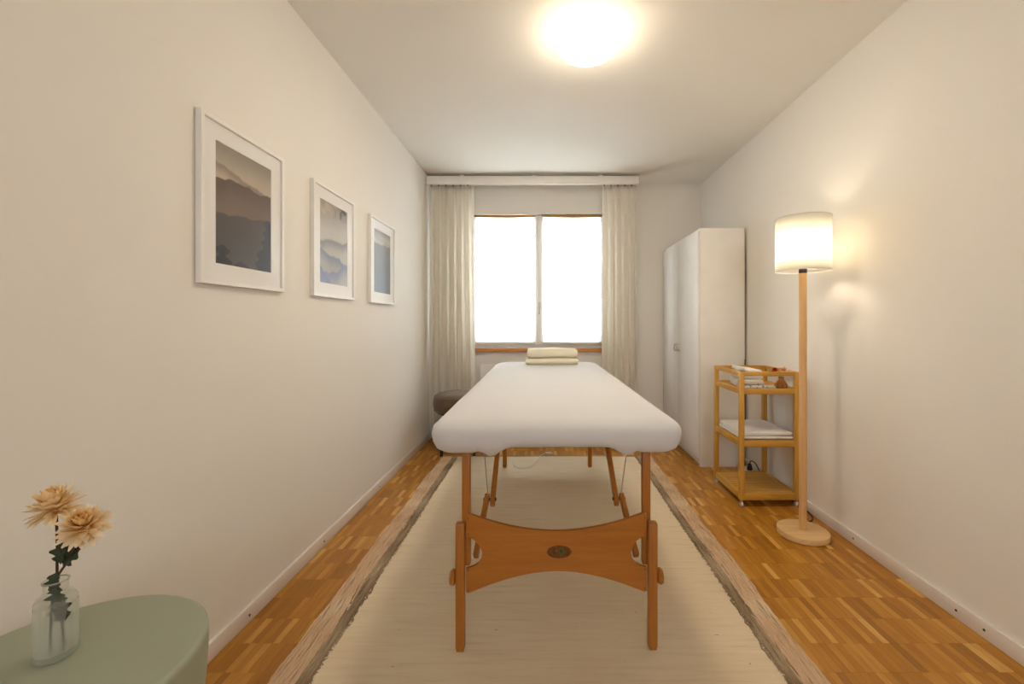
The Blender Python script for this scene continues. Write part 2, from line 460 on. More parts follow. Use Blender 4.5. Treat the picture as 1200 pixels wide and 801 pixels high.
# ---- floor of small oak strips
floor = struct('floor', add_box(bmesh.new(), XL, XR, YF, YB, -0.1, -0.0015), M_SUBFLOOR)
SW, SL = 0.024, 0.12
def build_floor():
    cells = []
    j0, j1 = math.floor(YF/SL), math.ceil(YB/SL)
    for j in range(j0, j1):
        for i in range(math.floor(XL/SW)-1, math.ceil(XR/SW)+1):
            x0, x1 = max(XL, i*SW), min(XR, (i+1)*SW)
            y0, y1 = max(YF, j*SL), min(YB, (j+1)*SL)
            if x1-x0 > 0.002 and y1-y0 > 0.002: cells.append((x0, x1, y0, y1))
    def seen(c):
        x, y = (c[0]+c[1])/2, (c[2]+c[3])/2
        if y < 1.2: return False
        s = 505/y; px, py = 639+x*s, 378+1.07*s
        return 0 < px < 1200 and py < 801 and (x < -0.815 or x > 0.835)
    vis = sorted([c for c in cells if seen(c)], key=lambda c: c[2]+0.05*abs(c[0]))[:300]
    vs = set(vis)
    g = 0.00018
    def slab(b, x0, x1, y0, y1):
        A = [b.verts.new(p) for p in ((x0+g, y0+g, -0.0015), (x1-g, y0+g, -0.0015), (x1-g, y1-g, -0.0015), (x0+g, y1-g, -0.0015))]
        e = 0.00015
        B = [b.verts.new(p) for p in ((x0+g+e, y0+g+e, 0), (x1-g-e, y0+g+e, 0), (x1-g-e, y1-g-e, 0), (x0+g+e, y1-g-e, 0))]
        b.faces.new(B)
        for k in range(4): b.faces.new((A[k], A[(k+1) % 4], B[(k+1) % 4], B[k]))
    b = bmesh.new(); slab(b, -SW/2, SW/2, -SL/2, SL/2)
    proto = None
    for c in vis:
        full = abs(c[1]-c[0]-SW) < 1e-6 and abs(c[3]-c[2]-SL) < 1e-6
        if full:
            if proto is None:
                proto = finish('parquet_strip', b, M_PARQ, floor); o = proto
            else:
                o = proto.copy(); COL.objects.link(o)
            o.location = ((c[0]+c[1])/2, (c[2]+c[3])/2, 0)
        else:
            q = bmesh.new(); slab(q, *c); finish('parquet_strip', q, M_PARQ, floor)
    q = bmesh.new()
    for c in cells:
        if c not in vs: slab(q, *c)
    o = finish('parquet_strips', q, M_PARQ, floor); o['kind'] = 'stuff'
build_floor()

# ---- baseboards with their screw heads
def baseboard(name, b, screws, nx):
    bm = bmesh.new(); add_box(bm, *b, bev=0.003)
    o = finish(name, bm, M_TRIM, smooth=True); o['kind'] = 'structure'
    for (x, y, z) in screws:
        q = bmesh.new(); add_tube(q, [(x, y, z), (x+nx*0.0015, y, z)], 0.0045, 10)
        finish('screw_head', q, M_DARKMET, o)
baseboard('baseboard_left', (XL, XL+0.013, YF, YB-0.013, 0, 0.058), [(XL+0.0125, y, 0.026) for y in (1.54, 2.06, 2.75)], 1)
baseboard('baseboard_right', (XR-0.013, XR, YF, YB-0.013, 0, 0.058), [(XR-0.0125, y, 0.03) for y in (1.46, 1.56, 2.08)], -1)
baseboard('baseboard_back', (XL, XR, YB-0.013, YB, 0, 0.058), [], 1)

# ---- window
def window():
    w = bpy.data.objects.new('window_1', None); COL.objects.link(w); w['kind'] = 'structure'
    w.location = (-0.0625, YB+0.06, WZ0)
    ox, oy, oz = w.location
    def P(name, b, mat, par=w, bev=0.003):
        b = (b[0]-ox, b[1]-ox, b[2]-oy, b[3]-oy, b[4]-oz, b[5]-oz)
        return box(name, b, mat, par, bev)
    bm = bmesh.new()
    y0, y1 = YB+0.045, YB+0.115
    for b in ((WX0, WX0+0.035, y0, y1, WZ0, WZ1), (WX1-0.035, WX1, y0, y1, WZ0, WZ1),
              (WX0+0.035, WX1-0.035, y0, y1, WZ0, WZ0+0.03), (WX0+0.035, WX1-0.035, y0, y1, WZ1-0.01, WZ1)):
        add_box(bm, b[0]-ox, b[1]-ox, b[2]-oy, b[3]-oy, b[4]-oz, b[5]-oz, bev=0.003)
    finish('outer_frame', bm, M_WINFR, w, True)
    cx = -0.062
    for (a, b_, inner) in ((WX0+0.036, cx-0.018, 1), (cx-0.016, WX1-0.036, 0)):
        s0, s1 = (0.045, 0.034) if inner else (0.064, 0.045)
        bm = bmesh.new(); ya, yb = YB+0.02 + (0.006 if inner else 0), YB+0.085
        zb, zt = WZ0+0.031, WZ1-0.012
        for q in ((a, a+s0, ya, yb, zb, zt), (b_-s1, b_, ya, yb, zb, zt), (a+s0, b_-s1, ya, yb, zb, zb+0.04), (a+s0, b_-s1, ya, yb, zt-0.012, zt)):
            add_box(bm, q[0]-ox, q[1]-ox, q[2]-oy, q[3]-oy, q[4]-oz, q[5]-oz, bev=0.003)
        s = finish('sash', bm, M_WINFR, w, True)
        P('pane', (a+s0, b_-s1, YB+0.058, YB+0.064, zb+0.04, zt-0.012), M_PANE, s, 0)
        if not inner:
            bm = bmesh.new(); hx, hz = a+0.02-ox, 1.235-oz; hy = ya-oy
            add_box(bm, hx-0.011, hx+0.011, hy-0.006, hy, hz-0.035, hz+0.035, 0.002)
            add_tube(bm, [(hx, hy-0.006, hz+0.01), (hx, hy-0.03, hz+0.01)], 0.006)
            add_box(bm, hx-0.007, hx+0.007, hy-0.038, hy-0.026, hz-0.085, hz+0.018, 0.004)
            finish('window_handle', bm, M_STEEL, s, True)
    P('rebate_strip', (cx-0.035, cx+0.015, YB+0.0855, YB+0.100, WZ0+0.031, WZ1-0.012), M_WINFR, bev=0.001)
    P('window_sill', (WX0-0.03, WX1+0.03, YB-0.055, YB+0.02, 0.790, 0.8245), M_SILL)
    P('sill_apron', (WX0, WX1, YB-0.004, YB, 0.75, 0.789), M_WHITE_LAC, bev=0.001)
window()

# ================================================================ blinds, curtains, radiator
def blind(x0, x1, label):
    zt, zb = 2.090, 0.886
    t = thing('cellular_blind', label, 'blind', ((x0+x1)/2, YB+0.008, zb-0.018), group='blinds on the two window sashes')
    w = (x1-x0)/2; H = zt-zb
    bm = bmesh.new(); n = 60
    for side in (1, -1):
        rows = []
        for k in range(n*2+1):
            z = 0.018 + H*k/(2*n); y = side*(0.002 + (0.007 if k % 2 else 0.0))
            rows.append([bm.verts.new((-w, y, z)), bm.verts.new((w, y, z))])
        for A, B in zip(rows, rows[1:]): bm.faces.new((A[0], A[1], B[1], B[0]))
    f = finish('pleated_fabric', bm, M_BLIND, t)
    box('bottom_rail', (-w-0.002, w+0.002, -0.010, 0.010, 0, 0.018), M_WINFR, t, 0.002)
    # head rail, its lower edge sagging a little
    bm = bmesh.new(); top = 0.018+H+0.014; k = 16
    poly = [(-w-0.004, top), (w+0.004, top)] + [(w+0.004-(2*w+0.008)*i/k, 0.018+H-0.008*math.sin(math.pi*i/k)) for i in range(k+1)]
    add_prism(bm, poly, -0.0145, 0.010)
    finish('head_rail', bm, M_OCHRE, t)
blind(-0.706, -0.099, 'white pleated blind on the window sash without the handle')
blind(-0.026, 0.566, 'white pleated blind on the window sash that has the handle')

RY = 3.885
t = thing('curtain_rail', 'long white boxed curtain rail mounted under the ceiling before the window', 'curtain rail', ((XL+0.84)/2, RY, 2.305))
ox = (XL+0.84)/2
box('fascia', (XL+0.004-ox, 0.84-ox, -0.03, -0.012, 0.004, 0.078), M_WHITE_LAC, t, 0.003)
box('ceiling_board', (XL+0.004-ox, 0.84-ox, -0.012, 0.06, 0.062, 0.078), M_WHITE_LAC, t, 0.002)
box('end_cap', (0.828-ox, 0.84-ox, -0.012, 0.06, 0.004, 0.062), M_WHITE_LAC, t, 0.002)
box('track', (XL+0.006-ox, 0.826-ox, 0.014, 0.034, 0.05, 0.062), M_STEEL, t, 0.001)
for xx in (-0.75, -0.1, 0.5):
    box('mounting_block', (xx-0.02-ox, xx+0.02-ox, 0.0, 0.05, 0.078, ZC-2.305), M_WHITE_LAC, t)

def curtain(x0, x1, x0b, x1b, npl, label, seed):
    rnd = random.Random(seed)
    z0, z1 = 0.03, 2.315
    cx = (x0+x1)/2
    t = thing('curtain', label, 'curtain', (cx, RY+0.024, z0), group='curtains on the boxed rail')
    nx, nz = npl*16, 40
    ph = [rnd.uniform(-0.5, 0.5) for _ in range(npl+2)]; am = [rnd.uniform(0.7, 1.25) for _ in range(npl+2)]
    bm = bmesh.new(); rows = []
    for k in range(nz+1):
        v = k/nz; row = []
        for i in range(nx+1):
            u = i/nx; p = u*npl; j = int(p)
            a = am[j]*(1-(p-j)) + am[j+1]*(p-j); s = ph[j]*(1-(p-j)) + ph[j+1]*(p-j)
            amp = 0.027*a*(0.55 + 0.45*min(1, (1-v)*2.2 + 0.15))
            ang = 2*math.pi*p + s*(1-v)*1.6
            x = (x0b*(1-v)+x0*v)*(1-u) + (x1b*(1-v)+x1*v)*u - cx
            x += 0.006*math.sin(2*ang+0.6)*(0.6+0.4*(1-v))
            y = amp*math.sin(ang) + 0.006*math.sin(ang*2.3+seed)*(1-v)
            row.append(bm.verts.new((x, y, v*(z1-z0))))
        rows.append(row)
    for A, B in zip(rows, rows[1:]):
        for i in range(nx): bm.faces.new((A[i], A[i+1], B[i+1], B[i]))
    o = finish('pleated_cloth', bm, M_CURTAIN, t, True, angle=80)
    sm = o.modifiers.new('thickness', 'SOLIDIFY'); sm.thickness = 0.0015
    for i in range(npl):
        q = bmesh.new(); x = (x0 + (x1-x0)*(i+0.25)/npl) - cx
        add_tube(q, spline([(x, 0, z1-z0+0.052), (x, 0, z1-z0+0.02), (x+0.004, -0.02, z1-z0+0.002), (x, -0.026, z1-z0-0.014), (x-0.003, -0.022, z1-z0-0.004)], 4), 0.003, 6)
        finish('curtain_hook', q, M_DARKMET, t, True)
curtain(-1.045, -0.650, -1.050, -0.625, 6, 'cream pleated curtain hanging beside the grey-brown stool', 3)
curtain(0.515, 0.825, 0.510, 0.830, 5, 'cream pleated curtain hanging on the wardrobe side of the window', 11)

t = thing('radiator', 'white flat panel radiator under the window behind the massage table', 'radiator', (-0.07, YB-0.06, 0.10))
bm = bmesh.new()
add_box(bm, -0.54, 0.54, -0.034, -0.022, 0.0, 0.575, 0.004); finish('front_panel', bm, M_WHITE_LAC, t, True)
bm = bmesh.new()
for k in range(36): add_box(bm, -0.53+k*0.0303, -0.527+k*0.0303, -0.021, 0.028, 0.02, 0.56)
finish('fins', bm, M_WHITE_LAC, t)
box('top_grille', (-0.54, 0.54, -0.021, 0.03, 0.562, 0.572), M_WHITE_LAC, t, 0.002)
for x in (-0.4, 0.4):
    box('wall_bracket', (x-0.015, x+0.015, 0.03, 0.059, 0.1, 0.5), M_WHITE_LAC, t)
for x in (-0.5, -0.46):
    q = bmesh.new(); add_tube(q, [(x, 0.0, 0.02), (x, 0.0, -0.10)], 0.008); finish('pipe', q, M_WHITE_LAC, t, True)

# ================================================================ ceiling lamp
def ceiling_lamp(x, y, label, glow):
    t = thing('ceiling_lamp', label, 'ceiling lamp', (x, y, ZC))
    bm = bmesh.new(); add_lathe(bm, [(0, -0.0005), (0.104, -0.0005), (0.106, -0.003), (0.106, -0.012), (0.104, -0.014), (0, -0.014)], 64)
    finish('mounting_plate', bm, M_WHITE_LAC, t, True)
    bm = bmesh.new(); add_lathe(bm, [(0.107, -0.006), (0.126, -0.008), (0.140, -0.016), (0.148, -0.030), (0.1485, -0.046), (0.143, -0.062), (0.129, -0.080), (0.10, -0.095), (0.055, -0.104), (0, -0.106)], 64)
    finish('opal_dome', bm, glow, t, True, angle=60)
ceiling_lamp(0.195, 1.985, 'round glowing opal glass ceiling lamp above the massage table', M_DOME[0])

# ================================================================ pictures on the left wall
def picture(y0, label, pm, z0=1.193, W=0.42, H=0.535):
    t = thing('framed_picture', label, 'picture', (XL, y0+W/2, z0), group='framed prints along the wall')
    fw, d = 0.014, 0.020
    poly = lambda a: [(-W/2+a, a), (W/2-a, a), (W/2-a, H-a), (-W/2+a, H-a)]
    bm = bmesh.new(); rings = []
    for a, x in ((0, 0.001), (0, d-0.001), (0.001, d), (fw-0.001, d), (fw, d-0.001), (fw, 0.006)):
        rings.append([bm.verts.new((x, p, q)) for p, q in poly(a)])
    for A, B in zip(rings, rings[1:]):
        for k in range(4): bm.faces.new((A[k], A[(k+1) % 4], B[(k+1) % 4], B[k]))
    finish('frame', bm, M_FRAME, t)
    # mat board with its bevelled opening
    mw = 0.07; bm = bmesh.new(); rings = []
    for a, x in ((fw, 0.006), (fw, 0.011), (mw-0.0015, 0.011), (mw, 0.0095), (mw, 0.006)):
        rings.append([bm.verts.new((x, p, q)) for p, q in poly(a)])
    for A, B in zip(rings, rings[1:]):
        for k in range(4): bm.faces.new((A[k], A[(k+1) % 4], B[(k+1) % 4], B[k]))
    finish('mat_board', bm, M_MAT, t)
    box('print', (0.007, 0.0085, -W/2+mw-0.003, W/2-mw+0.003, mw-0.003, H-mw+0.003), pm, t)
    box('backing', (0.001, 0.0055, -W/2+fw, W/2-fw, fw, H-fw), M_CUSHION, t)
    box('glazing', (0.0135, 0.0150, -W/2+fw, W/2-fw, fw, H-fw), M_PICGLASS, t)
picture(1.316, 'white framed print of brown misty mountain ridges with dark conifers', PRINTS[0])
picture(1.958, 'white framed print of pale mist over blue hills with a dark twig', PRINTS[1])
picture(2.598, 'white framed print of a plain grey forest slope fading to blue', PRINTS[2])

# ================================================================ wardrobe
def wardrobe():
    x0, x1, y0, y1, H = 1.145, 1.480, 3.198, 4.128, 1.772
    t = thing('wardrobe', 'tall white two-door wardrobe in the corner', 'wardrobe', ((x0+x1)/2, (y0+y1)/2, 0))
    ox, oy, _ = t.location
    def P(n, b, m=M_WHITE_LAC, par=t, bev=0.0015): return box(n, (b[0]-ox, b[1]-ox, b[2]-oy, b[3]-oy, b[4], b[5]), m, par, bev)
    P('side_panel', (x0+0.004, x1, y0, y0+0.018, 0, H)); P('side_panel', (x0+0.004, x1, y1-0.018, y1, 0, H))
    P('top_panel', (x0+0.004, x1, y0+0.018, y1-0.018, H-0.02, H))
    P('bottom_panel', (x0+0.025, x1, y0+0.018, y1-0.018, 0.06, 0.078))
    P('back_panel', (x1-0.006, x1-0.001, y0+0.018, y1-0.018, 0.078, H-0.02))
    P('plinth', (x0+0.024, x0+0.040, y0+0.018, y1-0.018, 0, 0.06))
    ym = (y0+y1)/2
    for a, b, hy in ((y0+0.003, ym-0.0015, ym-0.035), (ym+0.0015, y1-0.003, ym+0.035)):
        d = P('door', (x0-0.015, x0+0.003, a, b, 0.062, H-0.026), M_DOOR_LAC)
        q = bmesh.new()
        hz = 0.862; X = x0-0.015
        add_tube(q, [(X-ox, hy-oy, hz+0.024), (X-0.020-ox, hy-oy, hz+0.024), (X-0.024-ox, hy-oy, hz+0.020), (X-0.024-ox, hy-oy, hz-0.020), (X-0.020-ox, hy-oy, hz-0.024), (X-ox, hy-oy, hz-0.024)], 0.006, 10)
        finish('handle', q, M_STEEL, d, True)
wardrobe()

# ================================================================ rug
RUG_T = 0.012
def rug():
    x0, x1, y0, y1 = -0.818, 0.838, 0.95, 3.42
    cx, cy = (x0+x1)/2, (y0+y1)/2
    t = thing('rug', 'cream flat-woven wool rug with brown and grey side borders', 'rug', (cx, cy, 0))
    bw = 0.120; a, b, L = x0+bw-cx, x1-bw-cx, (y1-y0)/2
    rnd = random.Random(5)
    bm = bmesh.new(); nx, ny = 40, 220; grid = []
    for j in range(ny+1):
        y = -L + 2*L*j/ny; row = []
        wob = 0.003*math.sin(y*7)+0.002*math.sin(y*19+1)
        for i in range(nx+1):
            u = i/nx; x = a+(b-a)*u
            e = rnd.uniform(-0.004, 0.004) if i in (0, nx) else 0
            z = RUG_T - 0.0015 + 0.0012*math.sin(x*5+y*3)*math.sin(y*4.3) + (0.0004 if j % 2 else -0.0004)
            row.append(bm.verts.new((x+e+wob*(1 if u in (0, 1) else 0), y, min(z, RUG_T))))
        grid.append(row)
    for A, B in zip(grid, grid[1:]):
        for i in range(nx): bm.faces.new((A[i], A[i+1], B[i+1], B[i]))
    r = bmesh.ops.extrude_face_region(bm, geom=[e for e in bm.faces])
    for v in r['geom']:
        if isinstance(v, bmesh.types.BMVert): v.co.z = 0.0005
    finish('woven_field', bm, M_RUG, t, True, angle=60)
    for sgn, edge, xi in ((1, x0-cx, a), (-1, x1-cx, b)):
        for nm, mt, lo, hi, n, rad in (('border', M_YARN_A, 0.0, 0.080, 15, 0.0052), ('border_stripe', M_YARN_B, 0.080, 0.123, 8, 0.0054)):
            bm = bmesh.new()
            for k in range(n):
                off = lo + (hi-lo)*(k+0.5)/n; p1, p2 = rnd.uniform(0, 6), rnd.uniform(0, 6)
                pts = []
                for j in range(161):
                    y = -L + 2*L*j/160 + rnd.uniform(-0.004, 0.004)
                    w = 0.0035*math.sin(y*9+p1)+0.002*math.sin(y*31+p2)+rnd.uniform(-0.0018, 0.0018)
                    if k == n-1 and nm == 'border_stripe': w += rnd.uniform(-0.005, 0.007)
                    pts.append((edge+sgn*(off+w+0.003*math.sin(y*7)), y, 0.0055+rnd.uniform(0, 0.0022)))
                add_tube(bm, pts, rad, 6)
            o = finish(nm, bm, mt, t, True, angle=70); o['kind'] = 'stuff'
    # frayed loops where the grey stripe meets the field
    bm = bmesh.new()
    for sgn, xi in ((1, a), (-1, b)):
        for k in range(420):
            y = -L + 2*L*(k+rnd.random())/420
            l = rnd.uniform(0.006, 0.017)
            p = Vector((xi-sgn*0.004, y, 0.0125))
            add_tube(bm, [p, p+Vector((sgn*l*0.6, rnd.uniform(-0.005, 0.005), 0.0018)), p+Vector((sgn*l, rnd.uniform(-0.008, 0.008), -0.0008))], [0.002, 0.0017, 0.0008], 4)
    o = finish('frayed_ends', bm, M_YARN_B, t, True); o['kind'] = 'stuff'
    # end hem
    for s in (-1, 1):
        bm = bmesh.new(); add_tube(bm, [(a-bw+0.004 + (2*-(a-bw)-0.008)*i/40 if False else (x0-cx+0.006)+(x1-x0-0.012)*i/40, s*(L+0.002)+0.0015*math.sin(i*2.1), 0.0065) for i in range(41)], 0.006, 8)
        finish('end_hem', bm, M_YARN_B, t, True)
rug()

# ================================================================ massage table
TX, TY, TYAW = 0.037, 1.40, R(0.7)
def table():
    t = thing('massage_table', 'folding massage table with beech legs standing on the cream rug', 'massage table', (TX, TY, RUG_T), TYAW)
    Z = RUG_T            # heights below are above the floor
    LEN = 1.76           # between the two leg frames
    box('cushion', (-0.345, 0.345, -0.065, LEN+0.20, 0.702-Z, 0.750-Z), M_CUSHION, t, 0.012)
    box('side_rail', (-0.335, -0.312, -0.03, LEN+0.16, 0.672-Z, 0.702-Z), M_BEECH_Y, t, 0.002)
    box('side_rail', (0.312, 0.335, -0.03, LEN+0.16, 0.672-Z, 0.702-Z), M_BEECH_Y, t, 0.002)
    for y in (0.0, LEN/2-0.012, LEN/2+0.012, LEN):
        box('cross_rail', (-0.312, 0.312, y+0.022 if y < 1 else y-0.042, y+0.042 if y < 1 else y-0.022, 0.676-Z, 0.702-Z), M_BEECH_X, t, 0.002)
    # bow-tie panel outline
    left = [(-0.288, 0.452), (-0.2945, 0.444), (-0.2945, 0.378), (-0.276, 0.374), (-0.258, 0.361), (-0.245, 0.342), (-0.240, 0.325), (-0.243, 0.304), (-0.252, 0.289), (-0.268, 0.279), (-0.2945, 0.273), (-0.2945, 0.196), (-0.286, 0.193)]
    nb = 24
    bot = [(-0.286+0.572*i/nb, 0.264-0.071*abs(2*i/nb-1)**1.8) for i in range(1, nb)]
    top = [(0.288-0.576*i/nb, 0.393+0.059*abs(2*i/nb-1)**1.9) for i in range(1, nb)]
    outline = left + bot + [(-x, z) for x, z in left[::-1]] + top
    for end in (0, 1):
        S = 1 if end == 0 else -1
        yy = lambda v: (v if end == 0 else LEN - v)     # distance behind the frame's outer face
        rng = lambda a, b: (min(yy(a), yy(b)), max(yy(a), yy(b)))
        for sx in (-1, 1):
            q = sorted((sx*0.283, sx*0.310))
            a, b = rng(0.013, 0.036)
            box('upper_leg', (q[0], q[1], a, b, 0.275-Z, 0.690-Z), M_BEECH_Z, t, 0.003)
            q = sorted((sx*0.297, sx*0.3265))
            a, b = rng(-0.014, 0.0125)
            lg = box('lower_leg', (q[0], q[1], a, b, 0.006, 0.424-Z), M_BEECH_Z, t, 0.005)
            bm = bmesh.new(); add_box(bm, q[0]+0.003, q[1]-0.003, a+0.003, b-0.003, 0.0003, 0.0058, 0.001)
            finish('foot_pad', bm, M_BEECH_Z, lg)
            bm = bmesh.new(); xo = sx*0.3265
            add_tube(bm, [(xo, (a+b)/2, 0.247-Z), (xo+sx*0.003, (a+b)/2, 0.247-Z), (xo+sx*0.010, (a+b)/2, 0.247-Z), (xo+sx*0.017, (a+b)/2, 0.247-Z), (xo+sx*0.020, (a+b)/2, 0.247-Z)], [0.013, 0.022, 0.0255, 0.022, 0.012], 20)
            finish('wooden_knob', bm, M_BEECH_X, lg, True)
            # bolts on the panel edge
            for z in (0.437, 0.385, 0.268, 0.205):
                bm = bmesh.new(); add_tube(bm, [(sx*0.2865, yy(-0.0005), z-Z), (sx*0.2865, yy(-0.002), z-Z)], 0.0026, 10)
                finish('bolt', bm, M_BRASS, t)
            # hinged brace
            H = Vector((sx*0.243, yy(0.21), 0.412-Z))
            bm = bmesh.new(); add_bar(bm, (sx*0.268, yy(0.036), 0.292-Z), H+Vector((sx*0.008, S*0.01, 0.012)), 0.018, 0.026)
            finish('lower_brace', bm, M_BEECH_Z, t, True)
            bm = bmesh.new(); add_bar(bm, H+Vector((-sx*0.012, -S*0.012, -0.016)), (sx*0.229, yy(0.60), 0.69-Z), 0.018, 0.028)
            finish('upper_brace', bm, M_BEECH_Z, t, True)
            bm = bmesh.new(); add_tube(bm, [H+Vector((-sx*0.026, 0, 0)), H+Vector((sx*0.022, 0, 0))], 0.006, 12)
            finish('brace_bolt', bm, M_DARKMET, t, True)
            bm = bmesh.new(); add_tube(bm, [H+Vector((sx*0.004, 0, 0.004)), Vector((sx*0.247, yy(0.055), 0.695-Z))], 0.0016, 6)
            finish('steel_cable', bm, M_STEEL, t, True)
            bm = bmesh.new(); add_tube(bm, [H+Vector((-sx*0.002, 0, 0.004)), Vector((sx*0.20, LEN/2 - S*0.02, 0.676-Z))], 0.0016, 6)
            finish('steel_cable', bm, M_STEEL, t, True)
        bm = bmesh.new(); a, b = rng(0.0, 0.0125); add_prism(bm, [(x, z-Z) for x, z in outline], a, b)
        bmesh.ops.bevel(bm, geom=[e for e in bm.edges if abs(e.verts[0].co.y-e.verts[1].co.y) < 1e-6], offset=0.002, segments=2, affect='EDGES')
        pn = finish('end_panel', bm, M_BEECH_X, t, True)
        if end == 0:
            bm = bmesh.new(); n = 40
            for A0, A1, y0, y1 in ((0.040, 0.0205, -0.0022, 0.0),):
                add_prism(bm, [(0.008+A0*math.cos(2*math.pi*k/n), 0.327-Z+A1*math.sin(2*math.pi*k/n)) for k in range(n)], y0, y1)
            N = NT('oval_badge_print'); u, _, v = N.xyz(N.coord('Generated'))
            n1 = N.noise(N.vec(N.math('MULTIPLY', u, 9), N.math('MULTIPLY', v, 5), 0), 1, 2)
            c = N.ramp(n1, [(0.35, srgb(92, 50, 12)), (0.65, srgb(122, 74, 18))])
            def blob(c, u0, v0, ru, rv, col, k=0.9):
                du = N.math('DIVIDE', N.math('SUBTRACT', u, u0), ru); dv = N.math('DIVIDE', N.math('SUBTRACT', v, v0), rv)
                q = N.math('ADD', N.math('MULTIPLY', du, du), N.math('MULTIPLY', dv, dv))
                return N.mix(N.rng(q, 0.5, 1.2, k, 0), c, col)
            c = blob(c, 0.60, 0.54, 0.13, 0.42, srgb(84, 88, 22))
            c = blob(c, 0.575, 0.56, 0.05, 0.14, srgb(24, 52, 14))
            c = blob(c, 0.40, 0.58, 0.05, 0.14, srgb(142, 92, 58), 0.7)
            c = blob(c, 0.85, 0.42, 0.06, 0.14, srgb(88, 36, 10), 0.7)
            c = blob(c, 0.32, 0.42, 0.09, 0.12, srgb(88, 36, 10), 0.7)
            N.base(c, 0.35)
            finish('oval_badge', bm, N.m, pn)
table()

def rrect(a, b0, b1, rn, rf, nl=14, nw=12, nc=10):
    """closed outline: half width a, y from b0 (near) to b1 (far), corner radii near/far; fixed point count"""
    rn = min(rn, a); rf = min(rf, a); P = []
    def arc(cx, cy, r, a0):
        return [(cx+r*math.cos(a0+math.pi/2*k/nc), cy+r*math.sin(a0+math.pi/2*k/nc)) for k in range(nc)]
    def line(p, q, n): return [(p[0]+(q[0]-p[0])*k/n, p[1]+(q[1]-p[1])*k/n) for k in range(n)]
    P += line((-a+rn, b0), (a-rn, b0), nw*3); P += arc(a-rn, b0+rn, rn, -math.pi/2)
    P += line((a, b0+rn), (a, b1-rf), nl*3); P += arc(a-rf, b1-rf, rf, 0)
    P += line((a-rf, b1), (-a+rf, b1), nw*3); P += arc(-a+rf, b1-rf, rf, math.pi/2)
    P += line((-a, b1-rf), (-a, b0+rn), nl*3); P += arc(-a+rn, b0+rn, rn, math.pi)
    return P

def sheet():
    A, Y0, Y1 = 0.400, -0.098, 2.015
    Zs = 0.66
    prof = [(0.075, 0.692), (0.048, 0.687), (0.030, 0.686), (0.015, 0.692), (0.005, 0.704), (0.0, 0.722), (0.0025, 0.734), (0.008, 0.745), (0.018, 0.754), (0.034, 0.7605), (0.06, 0.765), (0.10, 0.767),
            (0.16, 0.768), (0.24, 0.768), (0.33, 0.768), (0.3995, 0.768)]
    bm = bmesh.new(); rings = []
    for k, (d, z) in enumerate(prof):
        ring = []
        for (x, y) in rrect(A-d, Y0+d, Y1-d, max(0.085-d, 0.0006), max(0.13-d, 0.0006)):
            zz = z
            low = max(0.0, min(1.0, (0.715-z)/0.028))          # how much the hem is affected
            if low > 0:
                front = 1 - min(1, max(0, (y-Y0-d)/0.12))
                drop = 0.0
                for c in (-0.205, 0.215):
                    drop = max(drop, math.exp(-((x-c)/0.033)**2)*0.028*front)
                out = min(1, max(0, (abs(x)-0.20)/0.06))
                drop = max(drop, out*0.017)
                zz -= drop*low
            if 0.004 < d < 0.3 and z > 0.73:
                zz += 0.0012*math.sin(x*17+y*4)*math.sin(y*9+x*5)
            ring.append(bm.verts.new((x, y, zz-Zs)))
        rings.append(ring)
    n = len(rings[0])
    for P, Q in zip(rings, rings[1:]):
        for k in range(n): bm.faces.new((P[k], P[(k+1) % n], Q[(k+1) % n], Q[k]))
    bmesh.ops.remove_doubles(bm, verts=bm.verts[:], dist=0.0012)
    o = finish('fitted_sheet', bm, M_SHEET, None, True, loc=(TX, TY, Zs), angle=70)
    o.rotation_euler = (0, 0, TYAW)
    tag(o, 'white stretch sheet fitted over the massage table top', 'sheet')
sheet()

# ---- folded towel on the table
def slab_cloth(bm, x0, x1, y0, y1, z0, z1, r=None, seed=0, amp=0.003, nx=22, ny=14):
    """soft folded layer: rounded fold at the near side"""
    rnd = random.Random(seed); r = r or (z1-z0)/2
    p = [rnd.uniform(0, 6) for _ in range(6)]
    w = lambda x, y: amp*(math.sin(x*19+p[0])*0.6+math.sin(y*27+p[1])*0.5+math.sin((x+y)*41+p[2])*0.3)
    prof = []
    m = 8
    for k in range(ny+1): prof.append((y1-(y1-y0-r)*k/ny, z1))
    for k in range(1, m): a = math.pi/2+math.pi*k/m; prof.append((y0+r+r*math.cos(a), (z0+z1)/2+(z1-z0)/2*math.sin(a)))
    for k in range(ny+1): prof.append((y0+r+(y1-y0-r)*k/ny, z0))
    rows = []
    for i in range(nx+1):
        u = i/nx; x = x0+(x1-x0)*u
        e = 1-0.25*(abs(2*u-1)**14)
        rows.append([bm.verts.new((x+0.5*w(y, x*3), y+0.7*w(x, z*9), (z0+z1)/2+(z-(z0+z1)/2)*e+(w(x, y) if z > (z0+z1)/2 else 0))) for y, z in prof])
    L = len(prof)
    for A, B in zip(rows, rows[1:]):
        for k in range(L): bm.faces.new((A[k], A[(k+1) % L], B[(k+1) % L], B[k]))
    bm.faces.new(rows[0]); bm.faces.new(rows[-1])
    return bm
t = thing('folded_towel', 'cream folded terry towel lying on the white sheeted table', 'towel', (TX+0.012, 3.17, 0.7685), R(0.7))
slab_cloth(b := bmesh.new(), -0.190, 0.186, -0.085, 0.13, 0.001, 0.045, seed=1, amp=0.0022)
finish('lower_fold', b, M_TOWEL, t, True, angle=70)
slab_cloth(b := bmesh.new(), -0.178, 0.183, -0.066, 0.13, 0.047, 0.112, seed=4, amp=0.0028)
finish('upper_fold', b, M_TOWEL, t, True, angle=70)

